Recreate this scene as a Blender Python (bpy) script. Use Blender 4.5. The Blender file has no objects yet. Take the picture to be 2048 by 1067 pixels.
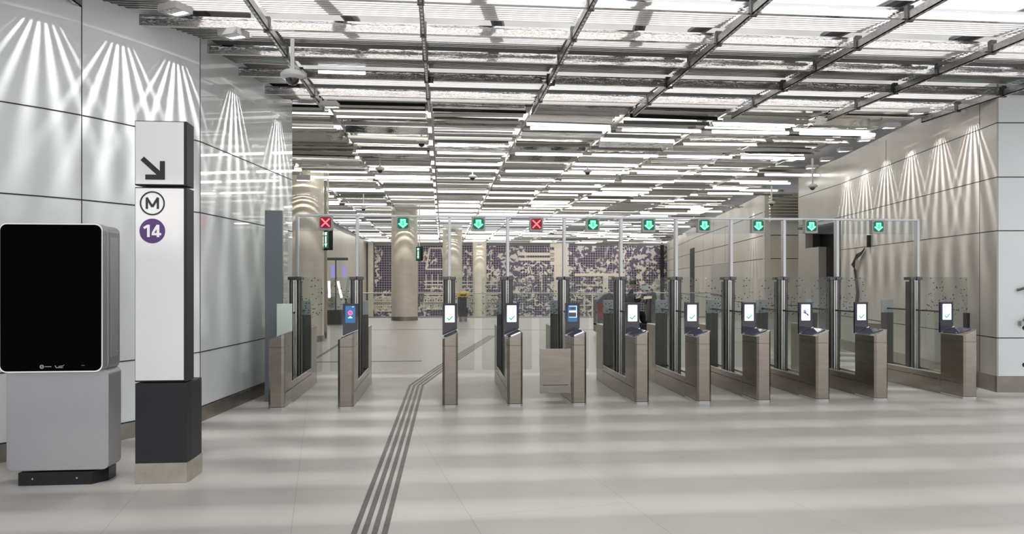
import bpy, math, random
from mathutils import Vector, Matrix
random.seed(7)
S = bpy.context.scene
COL = S.collection
PI = math.pi

# ------------------------------------------------------------------ camera, light, exposure
FPX = 1480.0
YAW = math.atan(139 / FPX)
cam_d = bpy.data.cameras.new('camera')
cam_d.sensor_width = 36; cam_d.lens = FPX * 36 / 2048
cam_d.shift_y = (560 - 533.5) / 2048
cam_d.clip_start = .05; cam_d.clip_end = 300
cam = bpy.data.objects.new('camera', cam_d); COL.objects.link(cam)
cam.location = (0, 0, 1.65); cam.rotation_euler = (PI / 2, 0, -YAW)
S.camera = cam
S.view_settings.view_transform = 'Standard'
S.view_settings.look = 'None'
S.view_settings.gamma = 1.0
S.view_settings.use_curve_mapping = False
S.view_settings.exposure = 0.12

W = bpy.data.worlds.new('world'); S.world = W; W.use_nodes = True
nt = W.node_tree; nt.nodes.clear()
wo = nt.nodes.new('ShaderNodeOutputWorld'); bg = nt.nodes.new('ShaderNodeBackground')
tc = nt.nodes.new('ShaderNodeTexCoord'); sx = nt.nodes.new('ShaderNodeSeparateXYZ')
rp = nt.nodes.new('ShaderNodeValToRGB')
nt.links.new(tc.outputs['Generated'], sx.inputs[0]); nt.links.new(sx.outputs[2], rp.inputs[0])
rp.color_ramp.elements[0].position = 0.0; rp.color_ramp.elements[0].color = (.62, .64, .66, 1)
rp.color_ramp.elements[1].position = .6; rp.color_ramp.elements[1].color = (1, .985, .99, 1)
nt.links.new(rp.outputs[0], bg.inputs[0]); bg.inputs[1].default_value = 1.25
nt.links.new(bg.outputs[0], wo.inputs[0])

sun_d = bpy.data.lights.new('sun', 'SUN'); sun_d.energy = 6.5; sun_d.angle = math.radians(5.5); sun_d.color = (1, .97, .93)
sun = bpy.data.objects.new('sun', sun_d); COL.objects.link(sun)
sun.rotation_euler = (math.radians(24), math.radians(4), 0)

# ------------------------------------------------------------------ materials
def mat(name, color, rough=.5, metal=0., noise=0., nscale=8., emis=None, estr=0., coat=0., spec=None, stretch=None, bump=0.):
    m = bpy.data.materials.new(name); m.use_nodes = True
    n = m.node_tree; b = n.nodes['Principled BSDF']
    b.inputs['Base Color'].default_value = (*color, 1)
    b.inputs['Roughness'].default_value = rough; b.inputs['Metallic'].default_value = metal
    if coat: b.inputs['Coat Weight'].default_value = coat; b.inputs['Coat Roughness'].default_value = .03
    if spec is not None: b.inputs['Specular IOR Level'].default_value = spec
    if emis: b.inputs['Emission Color'].default_value = (*emis, 1); b.inputs['Emission Strength'].default_value = estr
    if noise or bump:
        t = n.nodes.new('ShaderNodeTexCoord'); mp = n.nodes.new('ShaderNodeMapping')
        mp.inputs['Scale'].default_value = stretch or (1, 1, 1)
        z = n.nodes.new('ShaderNodeTexNoise'); z.inputs['Scale'].default_value = nscale; z.inputs['Detail'].default_value = 4
        n.links.new(t.outputs['Object'], mp.inputs[0]); n.links.new(mp.outputs[0], z.inputs['Vector'])
        if noise:
            r = n.nodes.new('ShaderNodeMapRange'); r.inputs[1].default_value = .3; r.inputs[2].default_value = .7
            r.inputs[3].default_value = 1 - noise; r.inputs[4].default_value = 1 + noise
            mx = n.nodes.new('ShaderNodeVectorMath'); mx.operation = 'SCALE'; mx.inputs[0].default_value = color
            n.links.new(z.outputs[0], r.inputs[0]); n.links.new(r.outputs[0], mx.inputs['Scale'])
            n.links.new(mx.outputs[0], b.inputs['Base Color'])
        if bump:
            bp = n.nodes.new('ShaderNodeBump'); bp.inputs['Strength'].default_value = bump; bp.inputs['Distance'].default_value = .01
            n.links.new(z.outputs[0], bp.inputs['Height']); n.links.new(bp.outputs[0], b.inputs['Normal'])
    return m

M = {}
M['steel'] = mat('brushed_steel', (.345, .312, .275), .27, 1, .10, 3, stretch=(1, 1, 6))
M['steel_light'] = mat('bright_steel', (.72, .71, .69), .25, 1, .05, 5)
M['steel_dark'] = mat('dark_steel', (.13, .13, .13), .35, 1, .1, 6)
M['post'] = mat('grey_post_metal', (.60, .60, .62), .3, 1)
M['slab'] = mat('screen_back_grey', (.135, .132, .128), .35, .3, .08, 5)
M['slab_top'] = mat('screen_back_light', (.42, .46, .47), .35, .3)
M['textgrey'] = mat('screen_text_grey', (.5, .6, .65), .4, emis=(.45, .58, .65), estr=.8)
M['endcol'] = mat('end_column_grey', (.17, .195, .215), .3, .3)
M['plinth'] = mat('plinth_steel', (.42, .40, .37), .38, 1, .12, 5)
M['mirror'] = mat('mirror_steel', (.80, .79, .77), .06, 1, bump=.7, nscale=2.5, stretch=(.8, 4, 4))
M['mirror3'] = mat('soft_mirror_steel', (.74, .73, .71), .2, 1, bump=.5, nscale=2.5, stretch=(.8, 4, 4))
M['mirror2'] = mat('satin_steel', (.55, .54, .52), .22, 1)
M['galv'] = mat('galvanised_rail', (.38, .38, .37), .35, .9, .15, 20)
M['navy'] = mat('navy_screen_glass', (.010, .010, .035), .08, 0, coat=.5)
M['black'] = mat('black', (.008, .008, .010), .25)
M['blackgloss'] = mat('black_glass', (.0005, .0006, .0006), .08, spec=.02)
M['seam'] = mat('seam_dark', (.012, .012, .012), .6)
M['kiosk'] = mat('kiosk_silver', (.44, .44, .46), .38, .55, .04, 120)
M['kiosk_side'] = mat('kiosk_silver_side', (.34, .34, .355), .38, .55)
M['chrome'] = mat('chrome_edge', (.85, .85, .88), .15, 1)
M['char'] = mat('charcoal_sign', (.012, .014, .018), .55, 0, .15, 30, stretch=(8, 8, .5))
M['signwhite'] = mat('sign_white', (.80, .81, .82), .22, 0, coat=.4)
M['signblack'] = mat('sign_black', (.02, .02, .022), .4)
M['purple'] = mat('line_purple', (.085, .035, .17), .4)
M['footsteel'] = mat('foot_steel', (.50, .46, .41), .35, .9, .12, 9)
M['base'] = mat('baseboard_steel', (.30, .28, .25), .4, .9, .15, 4)
M['wallL'] = mat('enamel_white_panel', (.68, .72, .73), .30, 0, .03, 1.3, coat=.25)
M['wallLg'] = mat('enamel_glass_panel', (.64, .685, .69), .25, 0, .03, 1.3, coat=1)
M['wallR'] = mat('beige_wall_panel', (.40, .38, .345), .30, .15, .06, 1.2)
M['wallRw'] = mat('white_wall_panel', (.70, .75, .77), .35, 0, .02, 2)
M['wallB'] = mat('inner_wall_beige', (.56, .53, .48), .35, .1, .06, .8)
M['colm'] = mat('column_beige', (.62, .58, .49), .35, .1, .06, 1.5, stretch=(1, 1, 4), coat=.3)
M['screen'] = mat('lit_screen', (.8, .9, .95), .3, emis=(.86, .95, 1), estr=.92)
M['green'] = mat('tick_green', (.1, .3, .2), .4, emis=(.06, .36, .24), estr=.8)
M['blues'] = mat('blue_screen', (.02, .08, .2), .3, emis=(.03, .12, .25), estr=1)
M['pink'] = mat('pink_symbol', (.9, .1, .3), .4, emis=(1, .12, .33), estr=1.2)
M['whitel'] = mat('lit_white', (1, 1, 1), .4, emis=(1, 1, 1), estr=1.3)
M['pale'] = mat('pale_blank_screen', (.58, .66, .63), .4)
M['lens'] = mat('reader_lens', (.02, .02, .08), .06, coat=1)
M['lenslit'] = mat('reader_edge_light', (.7, .75, .9), .2, emis=(.75, .8, 1), estr=.7)
M['sigbox'] = mat('signal_housing', (.36, .35, .33), .4, .7)
M['sigred'] = mat('signal_dark_red', (.05, .002, .004), .3, emis=(.16, .0, .012), estr=1)
M['red'] = mat('signal_red', (1, .1, .1), .3, emis=(1, .13, .16), estr=1.6)
M['siggreen'] = mat('signal_dark_green', (.002, .04, .02), .3, emis=(.0, .09, .045), estr=1)
M['mint'] = mat('signal_mint', (.3, 1, .6), .3, emis=(.12, .95, .50), estr=1.35)
M['mint2'] = mat('signal_green', (.1, .8, .2), .3, emis=(.02, .45, .10), estr=1.0)
M['tube'] = mat('led_tube', (1, 1, 1), .3, emis=(1, .985, .93), estr=7)
M['lum'] = mat('fill_strip_glow', (1, 1, 1), .3, emis=(1, .975, .93), estr=1.9)
M['spotl'] = mat('spot_lens', (1, 1, 1), .3, emis=(1, .96, .86), estr=14)
M['camw'] = mat('camera_white', (.62, .63, .60), .4)
M['dome'] = mat('camera_dome', (.01, .01, .015), .05, coat=1)
M['upper'] = mat('soffit_grey', (.38, .38, .38), .6, .1, .15, 1.5)
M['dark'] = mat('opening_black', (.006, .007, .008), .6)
M['jamb'] = mat('olive_jamb', (.09, .085, .07), .5)
M['rail'] = mat('handrail_steel', (.55, .54, .52), .3, 1)
M['strip'] = mat('tactile_dark', (.085, .080, .075), .45, 0, .25, 14)
M['red_m'] = mat('machine_red', (.28, .01, .012), .35)
M['grey_m'] = mat('machine_grey', (.075, .08, .08), .4)
M['yellow'] = mat('yellow_plastic', (.75, .50, .03), .45)
M['bag'] = mat('bin_bag_black', (.006, .007, .006), .3, bump=.6, nscale=12)
M['tag'] = mat('grey_tag', (.35, .35, .37), .4)
M['cloth'] = mat('black_cloth', (.006, .006, .007), .8)
M['skin'] = mat('skin', (.42, .25, .17), .5)
M['hair'] = mat('hair_dark', (.012, .009, .007), .7)
M['paper'] = mat('paper', (.72, .68, .52), .7)
M['cable'] = mat('cable_brown', (.035, .028, .025), .5)
M['door'] = mat('door_grey', (.42, .41, .385), .4, .3, .05, 3)
M['cream'] = mat('mural_cream', (.70, .65, .56), .5)
M['violet'] = mat('violet_panel', (.30, .30, .62), .4, emis=(.3, .3, .8), estr=.4)

def glass(name, tint=(.93, .95, .94), ior=1.45, dots=False, op=0.0, haze=(.6, .7, .68)):
    m = bpy.data.materials.new(name); m.use_nodes = True
    n = m.node_tree; n.nodes.clear()
    o = n.nodes.new('ShaderNodeOutputMaterial'); t = n.nodes.new('ShaderNodeBsdfTransparent'); t.inputs[0].default_value = (*tint, 1)
    g = n.nodes.new('ShaderNodeBsdfGlossy'); g.inputs['Roughness'].default_value = .02
    fr = n.nodes.new('ShaderNodeFresnel'); fr.inputs[0].default_value = ior
    mx = n.nodes.new('ShaderNodeMixShader')
    ge = n.nodes.new('ShaderNodeNewGeometry'); mu_ = n.nodes.new('ShaderNodeMath'); mu_.operation = 'SUBTRACT'; mu_.use_clamp = True
    n.links.new(fr.outputs[0], mu_.inputs[0]); n.links.new(ge.outputs['Backfacing'], mu_.inputs[1])
    n.links.new(mu_.outputs[0], mx.inputs[0]); n.links.new(t.outputs[0], mx.inputs[1]); n.links.new(g.outputs[0], mx.inputs[2])
    last = mx
    if op:
        d = n.nodes.new('ShaderNodeBsdfDiffuse'); d.inputs[0].default_value = (*haze, 1)
        m2 = n.nodes.new('ShaderNodeMixShader'); m2.inputs[0].default_value = op
        n.links.new(last.outputs[0], m2.inputs[1]); n.links.new(d.outputs[0], m2.inputs[2]); last = m2
    if dots:
        tc = n.nodes.new('ShaderNodeTexCoord'); mp = n.nodes.new('ShaderNodeMapping'); mp.inputs['Scale'].default_value = (22, 22, 30)
        v = n.nodes.new('ShaderNodeTexVoronoi'); v.inputs['Scale'].default_value = 1
        n.links.new(tc.outputs['Object'], mp.inputs[0]); n.links.new(mp.outputs[0], v.inputs['Vector'])
        lt = n.nodes.new('ShaderNodeMath'); lt.operation = 'LESS_THAN'; lt.inputs[1].default_value = .22
        n.links.new(v.outputs['Distance'], lt.inputs[0])
        s = n.nodes.new('ShaderNodeSeparateXYZ'); n.links.new(tc.outputs['Object'], s.inputs[0])
        zr = n.nodes.new('ShaderNodeMapRange'); zr.inputs[1].default_value = 1.68; zr.inputs[2].default_value = 1.15
        zr.inputs[3].default_value = .15; zr.inputs[4].default_value = .75
        n.links.new(s.outputs[2], zr.inputs[0])
        sc = n.nodes.new('ShaderNodeSeparateColor'); n.links.new(v.outputs['Color'], sc.inputs[0])
        rnd = n.nodes.new('ShaderNodeMath'); rnd.operation = 'LESS_THAN'; n.links.new(sc.outputs[0], rnd.inputs[0]); n.links.new(zr.outputs[0], rnd.inputs[1])
        gt = n.nodes.new('ShaderNodeMath'); gt.operation = 'GREATER_THAN'; gt.inputs[1].default_value = 1.12; n.links.new(s.outputs[2], gt.inputs[0])
        a = n.nodes.new('ShaderNodeMath'); a.operation = 'MULTIPLY'; n.links.new(lt.outputs[0], a.inputs[0]); n.links.new(rnd.outputs[0], a.inputs[1])
        b = n.nodes.new('ShaderNodeMath'); b.operation = 'MULTIPLY'; n.links.new(a.outputs[0], b.inputs[0]); n.links.new(gt.outputs[0], b.inputs[1])
        d = n.nodes.new('ShaderNodeBsdfDiffuse'); d.inputs[0].default_value = (.04, .04, .045, 1)
        m2 = n.nodes.new('ShaderNodeMixShader')
        n.links.new(b.outputs[0], m2.inputs[0]); n.links.new(last.outputs[0], m2.inputs[1]); n.links.new(d.outputs[0], m2.inputs[2]); last = m2
    n.links.new(last.outputs[0], o.inputs[0])
    return m
M['glass'] = glass('clear_glass', op=.012)
M['glassdark'] = glass('smoked_glass', (.50, .50, .49), 1.5)
M['glassdot'] = glass('dotted_glass', (.90, .915, .905), 1.5, dots=True, op=.015)
M['glasshead'] = glass('header_glass', (.92, .94, .95), 1.55, op=.015)

def translucent(name, col, frac=.75):
    m = bpy.data.materials.new(name); m.use_nodes = True
    n = m.node_tree; n.nodes.clear()
    o = n.nodes.new('ShaderNodeOutputMaterial'); t = n.nodes.new('ShaderNodeBsdfTranslucent'); t.inputs[0].default_value = (*col, 1)
    d = n.nodes.new('ShaderNodeBsdfDiffuse'); d.inputs[0].default_value = (.6, .6, .6, 1)
    mx = n.nodes.new('ShaderNodeMixShader'); mx.inputs[0].default_value = frac
    n.links.new(d.outputs[0], mx.inputs[1]); n.links.new(t.outputs[0], mx.inputs[2]); n.links.new(mx.outputs[0], o.inputs[0])
    return m
M['flute'] = translucent('fluted_opal_glass', (.50, .49, .50), .9)

def floor_mat():
    m = bpy.data.materials.new('stone_floor'); m.use_nodes = True
    n = m.node_tree; b = n.nodes['Principled BSDF']
    tc = n.nodes.new('ShaderNodeTexCoord')
    br = n.nodes.new('ShaderNodeTexBrick'); br.inputs['Scale'].default_value = 1
    br.inputs['Brick Width'].default_value = 2.4; br.inputs['Row Height'].default_value = 1.2; br.inputs['Mortar Size'].default_value = .003
    br.inputs['Color1'].default_value = (.40, .388, .372, 1); br.inputs['Color2'].default_value = (.41, .398, .382, 1)
    br.inputs['Mortar'].default_value = (.29, .28, .265, 1)
    mp = n.nodes.new('ShaderNodeMapping'); mp.inputs['Rotation'].default_value = (0, 0, math.radians(90 - 9)); mp.inputs['Location'].default_value = (.3, .2, 0)
    n.links.new(tc.outputs['Object'], mp.inputs[0]); n.links.new(mp.outputs[0], br.inputs[0])
    nz = n.nodes.new('ShaderNodeTexNoise'); nz.inputs['Scale'].default_value = 1.2; nz.inputs['Detail'].default_value = 6
    n.links.new(tc.outputs['Object'], nz.inputs['Vector'])
    r = n.nodes.new('ShaderNodeMapRange'); r.inputs[1].default_value = .3; r.inputs[2].default_value = .7; r.inputs[3].default_value = .93; r.inputs[4].default_value = 1.06
    n.links.new(nz.outputs[0], r.inputs[0])
    mx = n.nodes.new('ShaderNodeVectorMath'); mx.operation = 'SCALE'
    n.links.new(br.outputs[0], mx.inputs[0]); n.links.new(r.outputs[0], mx.inputs['Scale'])
    n.links.new(mx.outputs[0], b.inputs['Base Color'])
    r2 = n.nodes.new('ShaderNodeMapRange'); r2.inputs[3].default_value = .26; r2.inputs[4].default_value = .44
    n.links.new(nz.outputs[0], r2.inputs[0]); n.links.new(r2.outputs[0], b.inputs['Roughness'])
    return m
M['floor'] = floor_mat()

def mural_mat():
    m = bpy.data.materials.new('mural_print'); m.use_nodes = True
    n = m.node_tree; b = n.nodes['Principled BSDF']; b.inputs['Roughness'].default_value = .35
    tc = n.nodes.new('ShaderNodeTexCoord')
    br = n.nodes.new('ShaderNodeTexBrick'); br.offset = 0; br.inputs['Scale'].default_value = 1
    br.inputs['Brick Width'].default_value = .19; br.inputs['Row Height'].default_value = .19; br.inputs['Mortar Size'].default_value = .022
    br.inputs['Color1'].default_value = (.045, .03, .085, 1); br.inputs['Color2'].default_value = (.03, .022, .055, 1); br.inputs['Mortar'].default_value = (.31, .285, .31, 1)
    sw = n.nodes.new('ShaderNodeMapping'); sw.inputs['Rotation'].default_value = (-PI / 2, 0, 0)
    n.links.new(tc.outputs['Object'], sw.inputs[0]); n.links.new(sw.outputs[0], br.inputs[0])
    def noise(scale, det, dist, loc=0.):
        z = n.nodes.new('ShaderNodeTexNoise'); z.inputs['Scale'].default_value = scale; z.inputs['Detail'].default_value = det; z.inputs['Distortion'].default_value = dist
        mp = n.nodes.new('ShaderNodeMapping'); mp.inputs['Location'].default_value = (loc, 0, loc)
        n.links.new(tc.outputs['Object'], mp.inputs[0]); n.links.new(mp.outputs[0], z.inputs['Vector']); return z
    def step(src, thr, w=.01):
        r = n.nodes.new('ShaderNodeMapRange'); r.inputs[1].default_value = thr - w; r.inputs[2].default_value = thr + w
        n.links.new(src, r.inputs[0]); return r
    fine = step(noise(1.9, 9, 2.0).outputs[0], .535, .02)
    fine2 = step(noise(3, 8, .6, 9).outputs[0], .52, .02)
    reg = step(noise(.30, 2, 1.6, 3).outputs[0], .50, .01)
    reg2 = step(noise(.30, 2, .5, 14).outputs[0], .56, .01)
    c1 = n.nodes.new('ShaderNodeMix'); c1.data_type = 'RGBA'; c1.inputs[6].default_value = (.025, .018, .04, 1); c1.inputs[7].default_value = (.68, .63, .55, 1)
    n.links.new(fine.outputs[0], c1.inputs[0]); n.links.new(br.outputs[0], c1.inputs[6])
    c2 = n.nodes.new('ShaderNodeMix'); c2.data_type = 'RGBA'; c2.inputs[6].default_value = (.12, .10, .14, 1); c2.inputs[7].default_value = (.60, .57, .55, 1)
    n.links.new(fine2.outputs[0], c2.inputs[0])
    a = n.nodes.new('ShaderNodeMix'); a.data_type = 'RGBA'
    n.links.new(reg.outputs[0], a.inputs[0]); n.links.new(br.outputs[0], a.inputs[6]); n.links.new(c1.outputs[2], a.inputs[7])
    c = n.nodes.new('ShaderNodeMix'); c.data_type = 'RGBA'
    n.links.new(reg2.outputs[0], c.inputs[0]); n.links.new(a.outputs[2], c.inputs[6]); n.links.new(c2.outputs[2], c.inputs[7])
    n.links.new(c.outputs[2], b.inputs['Base Color'])
    return m
M['mural'] = mural_mat()

# ------------------------------------------------------------------ mesh helpers
class MB:
    def __init__(s): s.v = []; s.f = []; s.m = []; s.mi = 0
    def add(s, vs, fs):
        o = len(s.v); s.v += [tuple(p) for p in vs]
        for f in fs: s.f.append([i + o for i in f]); s.m.append(s.mi)
        return s
    def box(s, x0, x1, y0, y1, z0, z1):
        return s.add([(x0, y0, z0), (x1, y0, z0), (x1, y1, z0), (x0, y1, z0), (x0, y0, z1), (x1, y0, z1), (x1, y1, z1), (x0, y1, z1)],
                     [(0, 3, 2, 1), (4, 5, 6, 7), (0, 1, 5, 4), (1, 2, 6, 5), (2, 3, 7, 6), (3, 0, 4, 7)])
    def prism(s, poly, z0, z1):      # plan polygon CCW; z0, z1 numbers or functions of (x, y)
        n = len(poly); g = lambda z, p: z(p[0], p[1]) if callable(z) else z
        vs = [(p[0], p[1], g(z0, p)) for p in poly] + [(p[0], p[1], g(z1, p)) for p in poly]
        fs = [tuple(reversed(range(n))), tuple(range(n, 2 * n))] + [(i, (i + 1) % n, (i + 1) % n + n, i + n) for i in range(n)]
        return s.add(vs, fs)
    def plate(s, poly, y0, y1):      # polygon in xz (CCW seen from -y), thickness y0 (front) .. y1
        n = len(poly)
        vs = [(p[0], y0, p[1]) for p in poly] + [(p[0], y1, p[1]) for p in poly]
        fs = [tuple(range(n)), tuple(reversed(range(n, 2 * n)))] + [((i + 1) % n, i, i + n, (i + 1) % n + n) for i in range(n)]
        return s.add(vs, fs)
    def tube(s, path, r, n=8, cap=True):
        path = [Vector(p) for p in path]; rs = r if isinstance(r, (list, tuple)) else [r] * len(path)
        base = len(s.v); up = Vector((0, 0, 1)); vs = []
        for i, p in enumerate(path):
            d = (path[min(i + 1, len(path) - 1)] - path[max(i - 1, 0)]).normalized()
            a = d.cross(up if abs(d.z) < .95 else Vector((1, 0, 0))).normalized(); b = d.cross(a)
            for k in range(n):
                t = 2 * PI * k / n; vs.append(p + (a * math.cos(t) + b * math.sin(t)) * rs[i])
        fs = []
        for i in range(len(path) - 1):
            for k in range(n):
                fs.append((i * n + k, i * n + (k + 1) % n, (i + 1) * n + (k + 1) % n, (i + 1) * n + k))
        if cap: fs += [tuple(reversed(range(n))), tuple(range((len(path) - 1) * n, len(path) * n))]
        return s.add(vs, fs)
    def lathe(s, prof, cx=0, cy=0, n=32):
        vs = []; 
        for r, z in prof:
            for k in range(n):
                t = 2 * PI * k / n; vs.append((cx + r * math.cos(t), cy + r * math.sin(t), z))
        fs = [(i * n + k, i * n + (k + 1) % n, (i + 1) * n + (k + 1) % n, (i + 1) * n + k) for i in range(len(prof) - 1) for k in range(n)]
        fs += [tuple(reversed(range(n))), tuple(range((len(prof) - 1) * n, len(prof) * n))]
        return s.add(vs, fs)
    def ring(s, cx, cz, r0, r1, y0, y1, n=40):
        vs = []
        for r, y in ((r0, y0), (r1, y0), (r1, y1), (r0, y1)):
            for k in range(n):
                t = 2 * PI * k / n; vs.append((cx + r * math.cos(t), y, cz + r * math.sin(t)))
        fs = [(a * n + k, a * n + (k + 1) % n, b * n + (k + 1) % n, b * n + k) for a, b in ((0, 1), (1, 2), (2, 3), (3, 0)) for k in range(n)]
        return s.add(vs, fs)
    def disc(s, cx, cz, r, y0, y1, n=40):
        return s.plate([(cx + r * math.cos(2 * PI * k / n), cz + r * math.sin(2 * PI * k / n)) for k in range(n)], y0, y1)
    def bar(s, a, b, w, y0, y1):     # stroke in xz plane
        a = Vector((a[0], a[1])); b = Vector((b[0], b[1])); d = (b - a).normalized(); nrm = Vector((-d.y, d.x)) * w / 2
        return s.plate([tuple(a - nrm), tuple(b - nrm), tuple(b + nrm), tuple(a + nrm)], y0, y1)
    def mesh(s, name, ms):
        me = bpy.data.meshes.new(name); me.from_pydata(s.v, [], s.f); me.update()
        for q in (ms if isinstance(ms, (list, tuple)) else [ms]): me.materials.append(q)
        if any(s.m): me.polygons.foreach_set('material_index', s.m)
        return me
    def build(s, name, ms, parent=None, bevel=0, smooth=False, loc=(0, 0, 0), rz=0):
        me = s.mesh(name, ms); o = bpy.data.objects.new(name, me); COL.objects.link(o)
        o.location = loc; o.rotation_euler = (0, 0, rz)
        if parent: o.parent = parent
        if smooth:
            me.polygons.foreach_set('use_smooth', [True] * len(me.polygons))
            try: me.set_sharp_from_angle(angle=math.radians(35))
            except Exception: pass
        if bevel:
            b = o.modifiers.new('bevel', 'BEVEL'); b.width = bevel; b.segments = 2; b.limit_method = 'ANGLE'; b.angle_limit = .6
        return o

def tag(o, label=None, cat=None, group=None, kind=None):
    if label: o['label'] = label
    if cat: o['category'] = cat
    if group: o['group'] = group
    if kind: o['kind'] = kind
    return o
def empty(name, loc=(0, 0, 0), label=None, cat=None, group=None, rz=0):
    o = bpy.data.objects.new(name, None); COL.objects.link(o); o.location = loc; o.rotation_euler = (0, 0, rz); o.empty_display_size = .1
    return tag(o, label, cat, group)
def copy_tree(o, parent=None):
    c = o.copy(); COL.objects.link(c); c.parent = parent
    for ch in [x for x in COL.objects if x.parent == o]: copy_tree(ch, c)
    return c
def struct(mb, name, m, **k): return tag(mb.build(name, m, **k), kind='structure')
def rrect(x0, x1, z0, z1, r, n=5):
    p = []
    for cx, cz, a in ((x1 - r, z0 + r, -90), (x1 - r, z1 - r, 0), (x0 + r, z1 - r, 90), (x0 + r, z0 + r, 180)):
        for k in range(n + 1):
            t = math.radians(a + 90 * k / n); p.append((cx + r * math.cos(t), cz + r * math.sin(t)))
    return p
def pt(px, d, py=560.):
    """A point from its place in the photo and its depth along the view axis."""
    r = (px - 1024) / FPX * d; c, s = math.cos(YAW), math.sin(YAW)
    return Vector((d * s + r * c, d * c - r * s, 1.65 - (py - 560) / FPX * d))
def ptY(px, Y, py=560.):
    k = (px - 1024) / FPX; return pt(px, Y / (math.cos(YAW) - k * math.sin(YAW)), py)

# ------------------------------------------------------------------ floor
EDGE = [(-7, 33.6), (13, 32.0)]
struct(MB().add([(-14, -14, 0), (16, -14, 0), (16, 31.8, 0), (-7, 33.6, 0), (-14, 34, 0), (-14, -14, -.4), (16, -14, -.4), (16, 31.8, -.4), (-7, 33.6, -.4), (-14, 34, -.4)],
       [(0, 1, 2, 3, 4), (9, 8, 7, 6, 5), (0, 5, 6, 1), (1, 6, 7, 2), (2, 7, 8, 3), (3, 8, 9, 4), (4, 9, 5, 0)]), 'floor', M['floor'])
lower = MB().box(-12, 24, 33.9, 62, -7.2, -7); struct(lower, 'floor_lower', M['floor'])

# tactile guide strip: four dark bands, bent at the gates
TP = [(-.50, 3.2), (-.475, 4.89), (-.41, 11.72), (.02, 14.3), (1.48, 22.0)]
def offset_path(path, off):
    out = []
    for i, p in enumerate(path):
        p = Vector(p); d = Vector(path[min(i + 1, len(path) - 1)]) - Vector(path[max(i - 1, 0)]); d.normalize()
        out.append(p + Vector((d.y, -d.x)) * off)
    return out
for k in range(4):
    off = -.099 + k * .066; w = .0185
    l = offset_path(TP, off - w); r = offset_path(TP, off + w); mb = MB(); n = len(TP)
    mb.prism([tuple(p) for p in r] + [tuple(p) for p in reversed(l)], .0, .004)
    o = mb.build('tactile_strip', M['strip'])
    tag(o, ['dark tactile guide strip on the floor, leftmost of the four', 'dark tactile guide strip on the floor, second from the left of the four',
            'dark tactile guide strip on the floor, third from the left of the four', 'dark tactile guide strip on the floor, rightmost of the four'][k],
        'guide strip', 'tactile guide strips')
# inlaid drain and joint lines in the hall floor
for i, (x0, x1, y, w) in enumerate([(-2.6, -.42, 15.25, .10), (-2.6, 1.9, 25.0, .07), (2.1, 12, 24.4, .06)]):
    struct(MB().box(x0, x1, y - w / 2, y + w / 2, .0, .004), 'trim_%d' % (20 + i), M['strip'])
struct(MB().box(-2.7, -2.62, 15.2, 25.0, 0, .004), 'trim_23', M['strip'])

# ------------------------------------------------------------------ walls
def catmull(P, n):
    out = []
    for i in range(len(P) - 1):
        p0, p1, p2, p3 = [Vector(P[max(0, min(len(P) - 1, j))]) for j in (i - 1, i, i + 1, i + 2)]
        for k in range(n):
            t = k / n
            out.append(.5 * ((2 * p1) + (p2 - p0) * t + (2 * p0 - 5 * p1 + 4 * p2 - p3) * t * t + (3 * p1 - p0 - 3 * p2 + p3) * t ** 3))
    return out + [Vector(P[-1])]
def ribbon(path, off, thick, z0, z1, side=1):
    """A wall of real thickness following a plan path; the visible face is at offset off."""
    a = offset_path(path, off * side); b = offset_path(path, (off - thick) * side); n = len(path); mb = MB()
    vs = [(p.x, p.y, z) for z in (z0, z1) for p in a] + [(p.x, p.y, z) for z in (z0, z1) for p in b]
    fs = []
    for i in range(n - 1):
        fs += [(i, i + 1, n + i + 1, n + i), (2 * n + i + 1, 2 * n + i, 3 * n + i, 3 * n + i + 1),
               (n + i, n + i + 1, 3 * n + i + 1, 3 * n + i), (i + 1, i, 2 * n + i, 2 * n + i + 1)]
    fs += [(0, n, 3 * n, 2 * n), (n - 1, 3 * n - 1, 4 * n - 1, 2 * n - 1)]
    return mb.add(vs, fs)
LW = catmull([(-9, 3.2), (-6.2, 5.2), (-4.0, 7.1), (-3.28, 8.05), (-2.82, 8.95)], 6)
cut = 24
LW += [Vector((-2.82, 8.95)).lerp(Vector((-2.42, 12.25)), k / 12) for k in range(1, 13)]
struct(ribbon(LW[:cut + 1], 0, .18, 0, 5.2), 'wall_left', M['wallL'], smooth=True)
struct(ribbon(LW[cut:], 0, .18, 0, 4.55), 'wall_left_glazed', M['wallLg'])
struct(ribbon(LW, .02, .03, 0, .165), 'baseboard_left', M['base'], smooth=True)
ti = 1
for z in (.17, .81, 2.44, 3.27):
    struct(ribbon(LW, .003, .01, z - .006, z + .006), 'trim_%d' % ti, M['seam']); ti += 1
def vjoint(p, d, z0, z1):
    global ti
    n_ = Vector((d.y, -d.x)).normalized(); d = d.normalized(); mb = MB()
    q = [p + n_ * .003 - d * .004, p + n_ * .003 + d * .004, p - n_ * .01 + d * .004, p - n_ * .01 - d * .004]
    struct(mb.prism([tuple(v) for v in q], z0, z1), 'trim_%d' % ti, M['seam']); ti += 1
for i in (15, cut):
    vjoint(LW[i], LW[i + 1] - LW[i - 1], .17, 4.5)

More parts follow.
